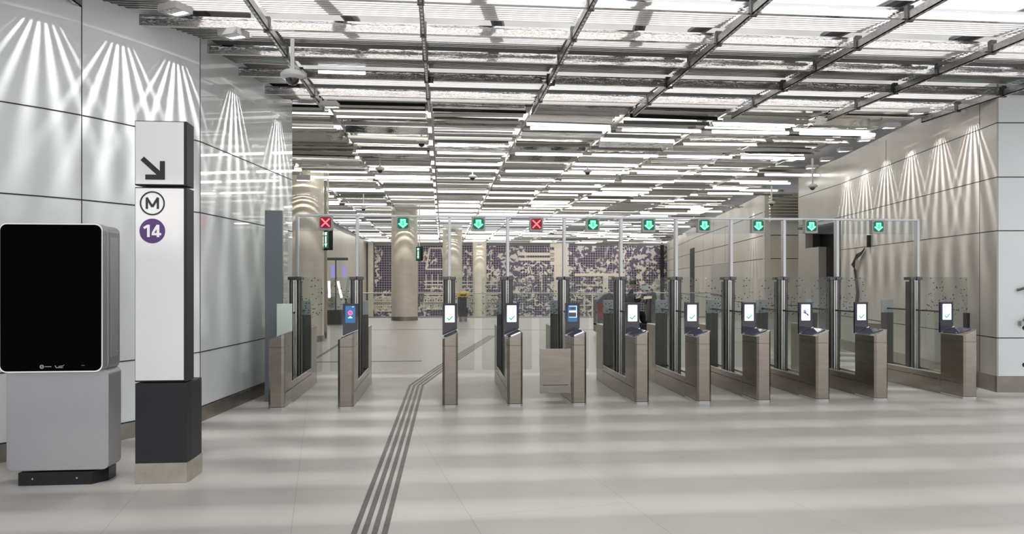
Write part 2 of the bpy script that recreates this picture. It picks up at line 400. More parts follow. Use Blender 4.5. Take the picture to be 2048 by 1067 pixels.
RC = (8.14, 10.2)
RW = [(9.55, 17.0), RC]
struct(MB().prism([RC, (8.32, 10.185), (9.76, 17.0), (9.55, 17.0)], 0, 4.6), 'wall_right', M['wallR'])
struct(ribbon([(9.95, 19.9), (9.55, 17.0)], 0, .2, 3.08, 4.6), 'wall_right_lintel', M['wallR'])
struct(ribbon([(9.95, 19.9), (9.747, 18.43)], 0, .2, 0, 2.52), 'wall_right_pier', M['wallR'])
struct(ribbon([(9.95, 19.9), (9.88, 19.4)], 0, .2, 2.52, 3.08), 'wall_right_pier', M['wallR'])
struct(ribbon([(8.168, 10.1974), (14, 9.65)], 0, .2, 0, 4.6), 'wall_right_front', M['wallRw'])
struct(ribbon([(9.55, 17.0), (8.142, 10.21)], .02, .03, 0, .24), 'baseboard_right', M['base'])
struct(ribbon([(8.13, 10.2), (14, 9.65)], .02, .03, 0, .24), 'baseboard_right_front', M['base'])
for z in (.80, 2.38, 3.17, 3.97):
    e = [(9.55, 17.0), RC, (14, 9.65)] if z < 3.1 else [(9.95, 19.9), (9.55, 17.0), RC, (14, 9.65)]
    struct(ribbon(e, .003, .01, z - .007, z + .007), 'trim_%d' % ti, M['seam']); ti += 1
d_ = Vector(RC) - Vector((9.55, 17.0))
for t in (.40, .93): vjoint(Vector((9.55, 17.0)) + d_ * t, d_, .24 if t > .5 else 3.17, 4.5)
# dark opening in the right wall
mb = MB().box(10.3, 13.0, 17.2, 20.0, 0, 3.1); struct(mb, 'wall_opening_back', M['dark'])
mb = MB().box(9.62, 10.35, 16.98, 17.2, 0, 3.08).box(9.96, 10.6, 18.4, 18.5, 0, 2.52).box(10.0, 10.35, 19.4, 19.5, 2.5, 3.08).box(9.75, 10.35, 17.1, 19.6, 3.04, 3.1)
struct(mb, 'wall_opening_sides', M['jamb'])
# rear right walls: a stepped facade beyond the gates
RR = [(17.5, 56.6), (13.7, 39.1), (12.0, 29.8), (10.84, 24.1)]
struct(ribbon(RR, 0, .2, -7, 4.6), 'wall_rear_right', M['wallB'])
struct(ribbon([(10.84, 24.1), (12.6, 23.9)], 0, .2, 0, 4.6), 'wall_rear_right_front', M['wallB'])
struct(ribbon([(12.4, 24.1), (9.95, 19.95)], 0, .2, 0, 4.6), 'wall_rear_right_return', M['wallB'])
for z in (.8, 2.38, 3.17, 3.97):
    struct(ribbon(RR + [(12.6, 23.9)], .004, .01, z - .012, z + .012), 'trim_%d' % ti, M['seam']); ti += 1
for t in (.12, .3, .42, .6, .8):
    p = Vector(RR[0]).lerp(Vector(RR[1]), t); vjoint(p, Vector(RR[1]) - Vector(RR[0]), 0, 4.5)
for t in (.25, .55, .85):
    p = Vector(RR[1]).lerp(Vector(RR[2]), t); vjoint(p, Vector(RR[2]) - Vector(RR[1]), 0, 4.5)
# louvres at the head of the front-facing rear wall
mb = MB()
for k in range(9): mb.box(10.9, 12.5, 23.78, 23.9, 3.62 + k * .1, 3.67 + k * .1)
tag(mb.build('wall_louvre', M['mirror2']), 'metal louvre strips at the head of the pale rear wall', 'louvre')
# service door on the rear right wall, and a tall black recess
def on_wall(a, b, t0, t1, z0, z1, off, thick, name, m):
    a, b = Vector(a), Vector(b); d = b - a
    return ribbon([tuple(a + d * t0), tuple(a + d * t1)], off, thick, z0, z1)
dr = tag(empty('door_1', (0, 0, 0)), kind='structure')
o = on_wall(RR[1], RR[2], .50, .93, 0, 2.38, .03, .05, 'x', None).build('door_panel', M['door'], dr)
o = on_wall(RR[1], RR[2], .52, .90, .96, 1.02, .09, .05, 'x', None).build('push_bar', M['steel_dark'], dr)
struct(on_wall(RR[0], RR[1], .86, .97, 0, 3.45, .02, .04, '', None), 'wall_recess', M['dark'])
# far and left walls of the hall
struct(MB().box(-9, 20, 59.6, 59.9, -7.2, 4.7), 'wall_far', M['wallB'])
struct(ribbon([(-6.3, 12.4), (-6.3, 48.8), (-5.85, 59.2)], 0, .2, -7, 4.7), 'wall_rear_left', M['wallB'])
struct(MB().box(-6.5, -2.62, 12.3, 12.5, 0, 4.9), 'wall_left_return', M['wallB'])
struct(MB().box(-5.75, -5.35, 58.2, 59.3, -7, 4.6), 'wall_mural_pier', M['colm'])

# ------------------------------------------------------------------ mural
mu = empty('mural', (-5.3, 58.6, -7), 'wide mural of cream drawings over a dark violet grid across the far wall', 'mural')
mu.rotation_euler = (0, 0, math.atan2(-1.9, 23.0))
MW = 23.1
MB().box(0, MW, 0, .12, 0, 11.35).build('mural_panel', M['mural'], mu)
def mpx(px, py):   # photo place on the mural plane -> local x, z
    x = (px - 735) / 600 * MW; return x, 7 + 1.65 - (py - 560) / FPX * 58
mb = MB()
for (a, b, c, d) in ((735, 783, 594, 606), (836, 985, 594, 606), (735, 783, 606, 620), (836, 985, 606, 616)):
    st = 16 if b - a > 60 else 12
    x = a
    while x < b - 4:
        p = mpx(x, c); q = mpx(min(x + st, b), d); mb.bar(p, q, .13, -.05, 0); mb.bar((p[0], q[1]), (q[0], p[1]), .13, -.05, 0); mb.bar(p, (p[0], q[1]), .08, -.05, 0); x += st
    p = mpx(a, c); q = mpx(b, c); mb.bar(p, q, .16, -.05, 0); p = mpx(a, d); q = mpx(b, d); mb.bar(p, q, .2, -.05, 0)
for y in (562, 569, 577, 588): mb.bar(mpx(836, y), mpx(985, y), .09, -.05, 0)
for x in range(840, 985, 12): mb.bar(mpx(x, 548), mpx(x, 577), .06, -.05, 0)
mb.build('bridge_drawing', M['cream'], mu)
mb = MB()
mb.bar(mpx(847, 496), mpx(872, 496), .1, -.05, 0).bar(mpx(847, 496), mpx(840, 537), .12, -.05, 0).bar(mpx(872, 496), mpx(878, 538), .12, -.05, 0).bar(mpx(839, 538), mpx(879, 538), .12, -.05, 0)
mb.build('trapezium_outline', M['cream'], mu)
mb = MB()
for y in (490, 505, 516, 526, 540, 548): mb.bar(mpx(1092 if y < 530 else 1100, y), mpx(1130, y), .30, -.05, 0)
mb.plate([mpx(1100, 640), mpx(1128, 640), mpx(1128, 492), mpx(1100, 492)], -.04, 0)
for y in (508, 518): mb.bar(mpx(1030, y), mpx(1100, y), .22, -.05, 0)
mb.build('pillar_drawing', M['cream'], mu)
mb = MB()
mb.bar(mpx(1142, 549), mpx(1245, 549), .22, -.05, 0)
for y in (570, 588, 610, 622): mb.bar(mpx(1144, y), mpx(1200, y), .09, -.05, 0)
for x in (1162, 1178, 1193): mb.bar(mpx(x, 588), mpx(x, 632), .12, -.05, 0)
for cx, cy in ((1154, 588), (1196, 586)):
    p = mpx(cx, cy); mb.ring(p[0], p[1], .26, .36, -.05, 0, 24)
for cx in (1205, 1228): mb.plate([mpx(cx - 6, 590), mpx(cx + 5, 588), mpx(cx + 6, 548), mpx(cx - 5, 548)], -.04, 0)
mb.build('frame_drawing', M['cream'], mu)
mb = MB()
mb.bar(mpx(1322, 540), mpx(1310, 568), .24, -.05, 0).bar(mpx(1326, 538), mpx(1318, 545), .4, -.05, 0)
p = mpx(1309, 572); mb.disc(p[0], p[1], .38, -.05, 0, 20); p = mpx(1315, 585); mb.disc(p[0], p[1], .5, -.05, 0, 20); mb.bar(mpx(1313, 590), mpx(1305, 635), .35, -.05, 0)
mb.build('instrument_drawing', M['cream'], mu)
tag(MB().box(1335 - 1335, .25, -.1, .1, 0, 11.4).build('mural_edge_post', M['seam'], loc=(16.9, 56.3, -7)), 'dark vertical edge strip at the right end of the mural', 'edge strip')

# ------------------------------------------------------------------ columns
def column(x, y, r, zb, label, foot=True):
    c = empty('column', (x, y, 0), label, 'column', 'round beige columns of the hall')
    MB().lathe([(r, zb), (r, 4.75)], n=48).build('shaft', M['colm'], c, smooth=True)
    if foot: MB().lathe([(r + .012, zb), (r + .012, zb + .16), (r, zb + .17)], n=48).build('foot_ring', M['base'], c, smooth=True)
    return c
column(-3.75, 20.5, .54, 0, 'large round beige column cut by the left wall edge, behind the red cross lane')
column(-1.56, 30.9, .54, 0, 'round beige column with grey foot ring standing between the second and third gates')
column(.55, 41.1, .54, -7, 'middle round beige column rising from below behind the railing and waste bag')
column(2.79, 56.0, .52, -7, 'thinnest and farthest round beige column, right of the waste bag')

# ------------------------------------------------------------------ railing at the floor edge
rl = empty('glass_railing', (0, 0, 0), 'glass railing with a thin steel handrail along the floor edge in front of the mural', 'railing')
def EY(x): return 33.35 + (x + 7) / 20 * (-1.6) - .05
MB().tube([(-6.2, EY(-6.2), 1.09), (11.8, EY(11.8), 1.09)], .025).build('handrail', M['rail'], rl, smooth=True)
for k in range(10):
    x0 = -6.2 + k * 1.8
    mb = MB().add([(x0 + .02, EY(x0), .04), (x0 + 1.78, EY(x0 + 1.8), .04), (x0 + 1.78, EY(x0 + 1.8), 1.05), (x0 + .02, EY(x0), 1.05),
              (x0 + .02, EY(x0) + .015, .04), (x0 + 1.78, EY(x0 + 1.8) + .015, .04), (x0 + 1.78, EY(x0 + 1.8) + .015, 1.05), (x0 + .02, EY(x0) + .015, 1.05)],
             [(0, 1, 2, 3), (7, 6, 5, 4), (0, 4, 5, 1), (3, 2, 6, 7), (0, 3, 7, 4), (1, 5, 6, 2)])
    mb.build('glass_pane', M['glass'], rl)
MB().prism([(-6.2, EY(-6.2) - .03), (11.8, EY(11.8) - .03), (11.8, EY(11.8) + .05), (-6.2, EY(-6.2) + .05)], 0, .06).build('foot_channel', M['rail'], rl)

# ------------------------------------------------------------------ ceiling above the near hall: rails and fluted panels
RX = [-1.88 + 1.67 * k for k in range(-2, 9)]
PITCH = .95
ROWY = [11.03 - PITCH * k for k in range(0, 12)]         # near edge of each row
CZ = 4.36
def panel_mesh(w, with_ribs=True):
    mb = MB(); n = 11; L = PITCH - .13; a = []
    for i in range(2 * n + 1):
        y = .02 + (L - .02) * i / (2 * n); z = .075 + .05 * i / (2 * n) + (.010 if i % 2 else 0)
        a.append((y, z))
    vs = [(x, y, z) for x in (0, w) for y, z in a]; m_ = len(a)
    mb.add(vs, [(i, i + 1, m_ + i + 1, m_ + i) for i in range(m_ - 1)])
    if with_ribs:
        mb.mi = 1
        for i in range(0, 2 * n + 1, 2):
            y, z = a[i]; mb.box(0, w, y - .006, y + .006, z - .005, z + .002)
    return mb
def lip_mesh(w): return MB().box(0, w, 0, .006, -.008, .105).box(0, w, .006, .05, -.008, -.002)
w_ = 1.67 - .05
pm = panel_mesh(w_).mesh('fluted_sheet', [M['flute'], M['mirror2']]); lm = lip_mesh(w_).mesh('mirror_lip', M['mirror'])
ORD = ['first', 'second', 'third', 'fourth', 'fifth', 'sixth', 'seventh', 'eighth', 'ninth', 'tenth', 'eleventh', 'twelfth', 'thirteenth', 'fourteenth', 'fifteenth', 'sixteenth']
def near_panel(i, k):
    t = empty('ceiling_panel', (RX[k] + .025, ROWY[i], CZ), 'fluted opal ceiling panel with mirror lip, %s row back from the gates, %s bay from the left' % (ORD[i], ORD[k]), 'ceiling panel', 'fluted ceiling panels of the near hall')
    a = bpy.data.objects.new('fluted_sheet', pm); COL.objects.link(a); a.parent = t
    b = bpy.data.objects.new('mirror_lip', lm); COL.objects.link(b); b.parent = t
for i in range(5):
    for k in range(len(RX) - 1):
        if k == 0: continue
        near_panel(i, k)
rest = MB(); pmb = panel_mesh(w_, False)
lmb = MB()
for i in range(len(ROWY)):
    for k in range(len(RX) - 1):
        if i < 5 and k > 0: continue
        rest.add([(x + RX[k] + .025, y + ROWY[i], z + CZ) for x, y, z in pmb.v], pmb.f)
        l = lip_mesh(w_); lmb.add([(x + RX[k] + .025, y + ROWY[i], z + CZ) for x, y, z in l.v], l.f)
struct(rest, 'ceiling_panels_overhead', M['flute']); struct(lmb, 'ceiling_lips_overhead', M['mirror'])

for k, x in enumerate(RX):
    r = empty('ceiling_rail', (x, 0, 0), 'galvanised ceiling rail running away from the camera, %s from the left' % ORD[k], 'ceiling rail', 'ceiling rails of the near hall')
    MBc = MB().box(-.022, .022, -.2, 11.9, CZ - .03, CZ - .018).box(-.022, -.018, -.2, 11.9, CZ - .03, CZ + .06).box(.018, .022, -.2, 11.9, CZ - .03, CZ + .06)
    mb = MBc; mb.mi = 1
    for j in range(1, 60):
        y = 5.4 + j * .11
        if y < 11.8: mb.box(-.012, .012, y, y + .045, CZ - .034, CZ - .031)
    mb.build('channel', [M['galv'], M['chrome']], r)
    if k % 1 == 0:
        for i in range(5): MB().box(-.035, .035, ROWY[i] - .03, ROWY[i] + .012, CZ - .045, CZ + .12).build('bracket', M['steel_dark'], r)
# pipes above the panels whose shade falls on the opal glass
for k in range(1, len(RX) - 1):
    x = RX[k] + .62
    p = [(x - .25 + .5 * (j / 8) ** 1.6 * (1 if k < 5 else -1), 4.2 + j * .56, 4.62) for j in range(9)]
    tag(MB().tube(p, .075, 10).build('ceiling_pipe', M['steel_dark'], smooth=True), 'pipe shading the opal panels from above in the %s ceiling bay' % ORD[k], 'pipe', 'pipes above the opal ceiling')
# upper slabs: what stands above the panels
struct(MB().box(-2.2, 16, 8.78, 10.2, 4.60, 4.8), 'ceiling_upper_beam', M['upper'])
struct(MB().prism([(-14, -2), (-3.1, -2), (-3.0, 7.0), (-2.2, 8.78), (-2.2, 11.7), (-14, 11.7)], 4.72, 4.9), 'ceiling_upper_left', M['upper'])
struct(MB().box(-14, 16, 11.75, 12.6, 4.62, 4.9), 'ceiling_bulkhead', M['dark'])

# ------------------------------------------------------------------ ceiling of the inner hall: mirror blades, rails, added fill strips, tubes
struct(MB().box(-7, 22, 11.9, 60.5, 4.92, 5.1), 'ceiling_inner', M['upper'])
IX = [RX[0] + 1.67 * k - 1.67 * 1 for k in range(0, 16)]
rows = []
y = 12.0
while y < 55.5:
    rows.append(y); y += .11 + random.random() * .07 if y < 20 else .28 + random.random() * .1 if y < 30 else .55 + random.random() * .3
blade_src = []
for q in range(8):
    w = 1.55; dpt = .030 + .012 * (q % 4); th = math.radians((-34, 62, -12, 40, 75, -50, 30, -66)[q])
    vs = []
    mb = MB(); cy, sy = math.cos(th), math.sin(th)
    mb.box(0, w, -dpt, dpt, -.004, .004); mb.v = [(a, b * cy - c * sy, b * sy + c * cy) for a, b, c in mb.v]
    blade_src.append(mb)
bmesh_ = [b.mesh('ceiling_baffle', (M['mirror'], M['mirror2'], M['mirror3'], M['mirror'], M['mirror2'], M['mirror3'], M['steel_dark'], M['mirror'])[q]) for q, b in enumerate(blade_src)]
def hall_x(y):       # right limit of the hall at depth y
    for (xa, ya), (xb, yb) in (((8.4, 12), (9.55, 17)), ((9.55, 17), (9.95, 19.9)), ((9.95, 19.9), (11.9, 24)), ((10.84, 24.1), (12, 29.8)), ((12, 29.8), (13.7, 39.1)), ((13.7, 39.1), (17.5, 57))):
        if y <= yb: return xa + (xb - xa) * max(0, (y - ya)) / (yb - ya)
    return 17.5
nb = 0; far = MB(); far2 = MB()
for y in rows:
    for k in range(len(IX) - 1):
        x = IX[k]
        if x + 1.6 > hall_x(y) or x < -6.2: continue
        if y < 13 and x < -4.5: continue
        if any(abs(y - pt(a_, b_).y) < .35 and x - .1 < pt(a_, b_).x < x + 1.7 for a_, b_ in ((839, 29.5), (656, 20.2))): continue
        q = random.randrange(8); z = 4.40 + random.random() * .26; dy = random.uniform(-.06, .06)
        if random.random() < .12: continue
        if nb < 290:
            o = bpy.data.objects.new('ceiling_baffle', bmesh_[q]); COL.objects.link(o); o.location = (x + .05, y + dy, z)
            o.rotation_euler = (random.uniform(-.1, .1), random.uniform(-.012, .012), random.uniform(-.02, .02))
            tag(o, 'thin mirror-polished baffle hanging level in the glittering ceiling beyond the gates', 'ceiling baffle', 'mirror blades of the inner ceiling'); nb += 1
        else:
            b = blade_src[q]; (far if q % 3 else far2).add([(p[0] + x + .05, p[1] + y + dy, p[2] + z) for p in b.v], b.f)
tag(far.build('ceiling_baffle_field', M['mirror3']), 'far field of mirror ceiling blades glittering above the columns', 'ceiling blades', kind='stuff')
tag(far2.build('ceiling_satin_field', M['mirror2']), 'satin ceiling blades mixed into the far glittering ceiling', 'ceiling blades', kind='stuff')
for k, x in enumerate(IX):
    y1 = 58 if x < 9.5 else 0
    if x > 9.5 or x < -6.3: continue
    if x > 8.2: continue
    MBr = MB().box(-.02, .02, 12.0, 58, 4.50, 4.56)
    tag(MBr.build('ceiling_rail', M['mirror2'], loc=(x + .03, 0, 0)), 'mirror steel rail running down the inner ceiling, %s from the left' % ORD[k], 'ceiling rail', 'rails of the inner ceiling')
# glowing strips added in the upper ceiling to brighten the inner hall
y = 12.9; j = 0
while y < 57:
    w = .5 if y < 24 else (.8 if y < 46 else 1.5)
    o = MB().box(-6.0, min(hall_x(y), 17) - .3, 0, w, 4.895, 4.915).build('ceiling_fill_strip', M['lum'], loc=(0, y, 0))
    tag(o, 'long white fill strip added above the mirror blades to brighten the inner hall', 'ceiling light', 'fill strips added above the blades'); y += 1.5 if y < 24 else 1.9; j += 1
# fluorescent tubes below the blades
tube_m = MB().tube([(0, 0, 0), (1.45, 0, 0)], .028, 8).mesh('led_tube', M['tube'])
for ri, y in enumerate((13.1, 15.8, 18.3, 19.9, 22.4, 26.8, 34, 45)):
    for k in range(len(IX) - 1):
        x = IX[k]
        if x + 1.5 > hall_x(y) or x < -6: continue
        if y < 13.5 and x < 0: continue
        if random.random() < .35: continue
        o = bpy.data.objects.new('ceiling_tube_light', tube_m); COL.objects.link(o); o.location = (x + .1, y, 4.36)
        tag(o, 'white tube light, %s row beyond the gates, %s ceiling bay from left' % (ORD[ri], ORD[k]), 'tube light', 'tube lights of the inner ceiling')

# elongated lamp and rail spots near the gates
tag(MB().box(0, .62, -.03, .03, 0, .035).build('ceiling_linear_lamp', M['tube'], loc=tuple(pt(637, 9.9, 147))), 'short bright linear lamp on the ceiling right of the dome camera', 'lamp')
for i, (px, py) in enumerate([(862, 152), (1105, 160), (1341, 166), (1571, 171), (1792, 178)]):
    p = ptY(px, 10.05, py)
    t = empty('ceiling_spot', (p.x, p.y, 4.30), 'small bright ceiling spot on a rail, %s from the left' % ORD[i], 'spotlight', 'rail spotlights above the gates')
    MB().lathe([(.03, 0), (.035, .05), (.035, .09)], n=16).build('spot_housing', M['steel_dark'], t, smooth=True)
    MB().lathe([(.001, -.012), (.022, -.008), (.028, 0)], n=16).build('spot_lens', M['spotl'], t, smooth=True)

# ------------------------------------------------------------------ light combs and grazing lamps, added to throw light fans on walls and columns
def comb(path, centre_t, label, z=4.285, dist=.9, energy=300, side=1, pitch=.0112, h=.05, n=9):  # teeth, plates and cheeks shaped to cut the lamp's light into a fan
    a = Vector(path[0]); b = Vector(path[1]); d = (b - a).normalized(); nrm = Vector((d.y, -d.x)); L = (b - a).length
    c = a + d * L * centre_t
    mb = MB()
    def q(u, v): p = c + d * u + nrm * v; return (p.x, p.y)
    sp = pitch * n; v0, v1 = dist * (1 - h / .26), dist + .015
    for k in range(-n, n + 1):
        u = k * pitch; mb.prism([q(u - pitch * .27, v0), q(u - pitch * .27, v1), q(u + pitch * .27, v1), q(u + pitch * .27, v0)], z, z + .006)
    mb.prism([q(-sp, v0 - .05), q(-sp, v0), q(sp, v0), q(sp, v0 - .05)], z, z + .008)
    mb.prism([q(-sp, v1), q(-sp, v1 + .012), q(sp, v1 + .012), q(sp, v1)], z, 4.355)
    for sg in (-1, 1): mb.prism([q(sg * sp - .003, v0 - .05), q(sg * sp - .003, v1 + .012), q(sg * sp + .003, v1 + .012), q(sg * sp + .003, v0 - .05)], z, 4.355)
    tag(mb.build('ceiling_light_comb', M['upper']), label, 'ceiling trim', 'slotted combs shaping the wall and column light')
    ld = bpy.data.lights.new('grazing_lamp', 'SPOT'); ld.energy = energy; ld.shadow_soft_size = .0022; ld.color = (1, .98, .95)
    ld.spot_size = math.radians(165); ld.spot_blend = .35
    lo = bpy.data.objects.new('grazing_lamp', ld); COL.objects.link(lo); p = c + nrm * dist; lo.location = (p.x, p.y, z + h)
for j, (a, b, e) in enumerate(((12, 15, 75), (16, 19, 120), (20, 23, 120), (26, 29, 170), (32, 35, 170))):
    comb([LW[a], LW[b]], .5, 'slotted light comb at the head of the left wall, shaped to throw the %s light fan' % ORD[j], energy=e)
for i, t in enumerate((.07, .23, .40, .57, .74, .90)):
    comb([(9.55, 17.0), RC], t, 'slotted light comb added at the head of the right wall to throw the %s light fan from the corner' % ORD[5 - i], energy=270)
comb([(12.0, 29.8), (10.84, 24.1)], .7, 'slotted light comb added at the head of the rear right wall', energy=150)
def arch_lamp(cx, cy, r, energy, label):  # slats and lamp added to lay arched light bands on a column
    d = Vector((-cx, -cy)).normalized(); u = Vector((-d.y, d.x)); z, h, dist = 4.22, .065, .55; c = Vector((cx, cy)) + d * r
    mb = MB()
    def q(a, v): p = c + u * a + d * v; return (p.x, p.y)
    v = dist * (1 - h / .16)
    while v < dist + .004:
        mb.prism([q(-.16, v), q(-.16, v + .007), q(.16, v + .007), q(.16, v)][::-1], z, z + .004); v += .0145
    mb.prism([q(-.16, dist + .01), q(-.16, dist + .02), q(.16, dist + .02), q(.16, dist + .01)][::-1], z, 4.355)
    for g in (-1, 1): mb.prism([q(g * .16 - .003, dist * .5), q(g * .16 - .003, dist + .02), q(g * .16 + .003, dist + .02), q(g * .16 + .003, dist * .5)][::-1], z, 4.355)
    tag(mb.build('ceiling_light_comb', M['upper']), label, 'ceiling trim', 'slotted combs shaping the wall and column light')
    ld = bpy.data.lights.new('grazing_lamp', 'SPOT'); ld.energy = energy; ld.shadow_soft_size = .0022; ld.color = (1, .97, .9); ld.spot_size = math.radians(165); ld.spot_blend = .3
    lo = bpy.data.objects.new('grazing_lamp', ld); COL.objects.link(lo); p = c + d * dist; lo.location = (p.x, p.y, z + h)
arch_lamp(-3.75, 20.5, .54, 110, 'slotted light comb added at the head of the large left column')
arch_lamp(-1.56, 30.9, .54, 110, 'slotted light comb added at the head of the column between the second and third gates')
arch_lamp(.55, 41.1, .54, 110, 'slotted light comb added at the head of the middle far column')
arch_lamp(2.79, 56.0, .52, 110, 'slotted light comb added at the head of the farthest column')

# ------------------------------------------------------------------ dome cameras
def dome_camera(loc, rod, label, s=1.):
    t = empty('ceiling_dome_camera', loc, label, 'security camera', 'dome cameras hanging from the ceiling')
    MB().box(-.02 * s, .02 * s, -.02 * s, .02 * s, .12 * s, rod).build('rod', M['camw'], t)
    MB().lathe([(.085 * s, 0), (.135 * s, .03 * s), (.14 * s, .055 * s), (.10 * s, .095 * s), (.03 * s, .12 * s)], n=32).build('housing', M['camw'], t, smooth=True)
    MB().lathe([(.002, -.075 * s), (.045 * s, -.062 * s), (.072 * s, -.03 * s), (.082 * s, .004)], n=32).build('dome', M['dome'], t, smooth=True)
p = pt(585, 8.6, 158); dome_camera((p.x, p.y, p.z), 4.45 - p.z, 'white dome camera on a rod under the ceiling at upper left, nearest of all')
for px, py, d, l in ((843, 288, 14.5, 'small dome camera hanging beyond the gates, right of the nearest one'), (760, 341, 17, 'small dome camera above the green arrow of the wide left lane'),
                     (945, 356, 18.5, 'small dome camera hanging above the second green arrow'), (727, 418, 24, 'far dome camera beside the white tube above the second gate'),
                     (1625, 375, 17, 'small camera hanging at the head of the right wall'), (1543, 408, 22, 'far small camera in front of the louvre strips'),
                     (1175, 345, 18, 'small dome camera hanging above the fifth gate')):
    p = pt(px, d, py); dome_camera((p.x, p.y, p.z), 4.45 - p.z if p.z < 4.3 else .3, l, .8)

# ------------------------------------------------------------------ fare gates
GX = [-2.11, -1.24, .10, .95, 1.80, 2.65, 3.505, 4.34, 5.18, 6.02, 7.33]
GY = 9.66; PY = 1.24
slope = lambda x, y: .885 + (x + .1) / .2 * .085
GL = ['leftmost steel fare gate with a blank pale screen, beside the left wall',
      'steel fare gate with a blue screen showing a pink no-entry symbol',
      'steel fare gate seen straight on, its tick screen left of the waste bag column',
      'steel fare gate with tick screen just left of the one with the hanging panel',
      'steel fare gate with an open grey panel hanging at its left',
      'steel fare gate with tick screen in front of the sweeping machine driver',
      'steel fare gate with tick screen, second to the right of the open panel gate',
      'steel fare gate with tick screen, third to the right of the open panel gate',
      'steel fare gate whose screen shows a hand holding a phone',
      'steel fare gate with tick screen in front of the black wall opening',
      'rightmost steel fare gate, nearest the white corner wall']
def gate(i):
    g = empty('fare_gate', (GX[i], GY, 0), GL[i], 'fare gate', 'fare gates in the line')
    ch = .03
    f = [(-.1, .5), (-.1, ch), (-.1 + ch, 0), (.1 - ch, 0), (.1, ch), (.1, .5)]
    ped = MB().prism(f, .03, slope).build('front_pedestal', M['steel'], g, bevel=.004)
    MB().prism([(x * 1.01, y - .002 if y < .1 else y) for x, y in f], 0, .028).build('kick_plate', M['steel_light'], g)
    pl = [(x * 1.008, y - .001 if y < .2 else y) for x, y in f]
    MB().prism(pl, .793, .796).build('seam_line', M['seam'], g); MB().prism(pl, .028, .031).build('seam_line', M['seam'], g)
    for sd in (-1, 1):
        x0, x1 = sorted((sd * .1, sd * .1012))
        for ya, yb in ((.06, .50), (.56, 1.15), (1.2, 1.95)): MB().box(x0, x1, ya, yb, .205, .212).build('side_slot', M['seam'], g)
    # base with bright upper edges
    MB().box(-.1, .1, .5, 1.98, 0, .285).build('base', M['steel'], g, bevel=.004)
    MB().box(-.099, -.082, .5, 1.96, .285, .30).box(.082, .099, .5, 1.96, .285, .30).build('base_edge', M['steel_light'], g, bevel=.003)
    rp_ = [(-.1, 1.98), (.1, 1.98), (.1, 2.47), (.07, 2.5), (-.07, 2.5), (-.1, 2.47)]
    MB().prism(rp_, 0, .93).build('rear_pedestal', M['steel'], g, bevel=.004)
    MB().box(-.098, .098, 1.94, 1.978, .29, 1.12).build('rear_screen_slab', M['slab'], g, bevel=.003)
    MB().box(-.098, .098, 1.94, 1.978, 1.125, 1.335).build('rear_screen_back', M['slab_top'], g, bevel=.003)
    # mid rail and panes in the well
    MB().box(-.012, .012, .54, 1.94, 1.178, 1.20).build('mid_rail', M['steel_dark'], g)
    MB().box(-.005, .005, .54, 1.94, .29, 1.178).build('well_glass', M['glass'], g)
    # validator screen
    hs = MB().plate([(-.1, slope(-.1, 0)), (.1, slope(.1, 0)), (.1, 1.335), (-.1, 1.335)], .50, .54)
    h = hs.build('screen_housing', M['pale'] if i == 0 else M['navy'], g, bevel=.003)
    MB().plate([(-.104, slope(-.104, 0) - .001), (.104, slope(.104, 0) - .001), (.104, slope(.104, 0) + .013), (-.104, slope(-.104, 0) + .013)], .485, .50).build('trim_bar', M['chrome'], g)
    if i:
        a, b, c, d = -.066, .066, 1.075, 1.305
        disp = MB().plate(rrect(a, b, c, d, .008), .4965, .50).build('display', M['blues'] if i in (1, 4) else M['screen'], h)
        Y0, Y1 = .4945, .4965
        if i == 1:
            mb = MB().ring(0, 1.21, .018, .032, Y0, Y1, 28).bar((-.018, 1.195), (.018, 1.225), .008, Y0, Y1); mb.build('no_entry_symbol', M['pink'], h)
            MB().box(-.012, .012, Y0, Y1, 1.156, 1.163).box(-.028, .028, Y0, Y1, 1.138, 1.147).box(.02, .05, Y0, Y1, 1.288, 1.292).build('text_line', M['whitel'], h)
        elif i == 4:
            MB().box(-.05, .055, Y0, Y1, 1.205, 1.228).box(-.05, .055, Y0, Y1, 1.135, 1.14).box(.05, .055, Y0, Y1, 1.135, 1.292).box(-.05, .055, Y0, Y1, 1.288, 1.293).build('reflection_frame', M['whitel'], h)  # window reflection in the screen, drawn as glowing bars
            MB().box(-.035, .03, Y0, Y1, 1.245, 1.27).box(-.05, .048, Y0, Y1, 1.145, 1.20).build('reflection_dark', M['steel_dark'], h)  # dark parts of the same drawn reflection
        elif i == 8:
            MB().plate([(-.04, 1.18), (.0, 1.165), (.01, 1.21), (-.03, 1.235)], Y0, Y1).build('phone_picture', M['violet'], h)
            MB().bar((-.02, 1.195), (.03, 1.155), .012, Y0, Y1).bar((.025, 1.17), (.035, 1.14), .016, Y0, Y1).build('hand_picture', M['steel_dark'], h)
        else:
            MB().bar((-.038, 1.138), (-.008, 1.106), .015, Y0, Y1).bar((-.014, 1.102), (.040, 1.160), .015, Y0 - .0004, Y1).build('tick', M['green'], h)
            MB().box(-.03, .03, Y0 + .001, Y1, 1.255, 1.259).box(-.035, .035, Y0 + .001, Y1, 1.235, 1.239).box(-.022, .022, Y0 + .001, Y1, 1.215, 1.219).build('text_line', M['textgrey'], h)
        # reader pad on the sloping top
        zz = lambda e: (lambda x, y: slope(x, y) + e)
        MB().prism([(-.075, .16), (.06, .10), (.088, .12), (.088, .46), (-.085, .48), (-.085, .2)], zz(.0), zz(.010)).build('reader_pad', M['lens'], g, bevel=.003)
        if i in (3, 4): MB().prism([(-.05, .085), (.075, .075), (.075, .095), (-.05, .105)], zz(.001), zz(.012)).build('reader_edge_light', M['lenslit'], g)
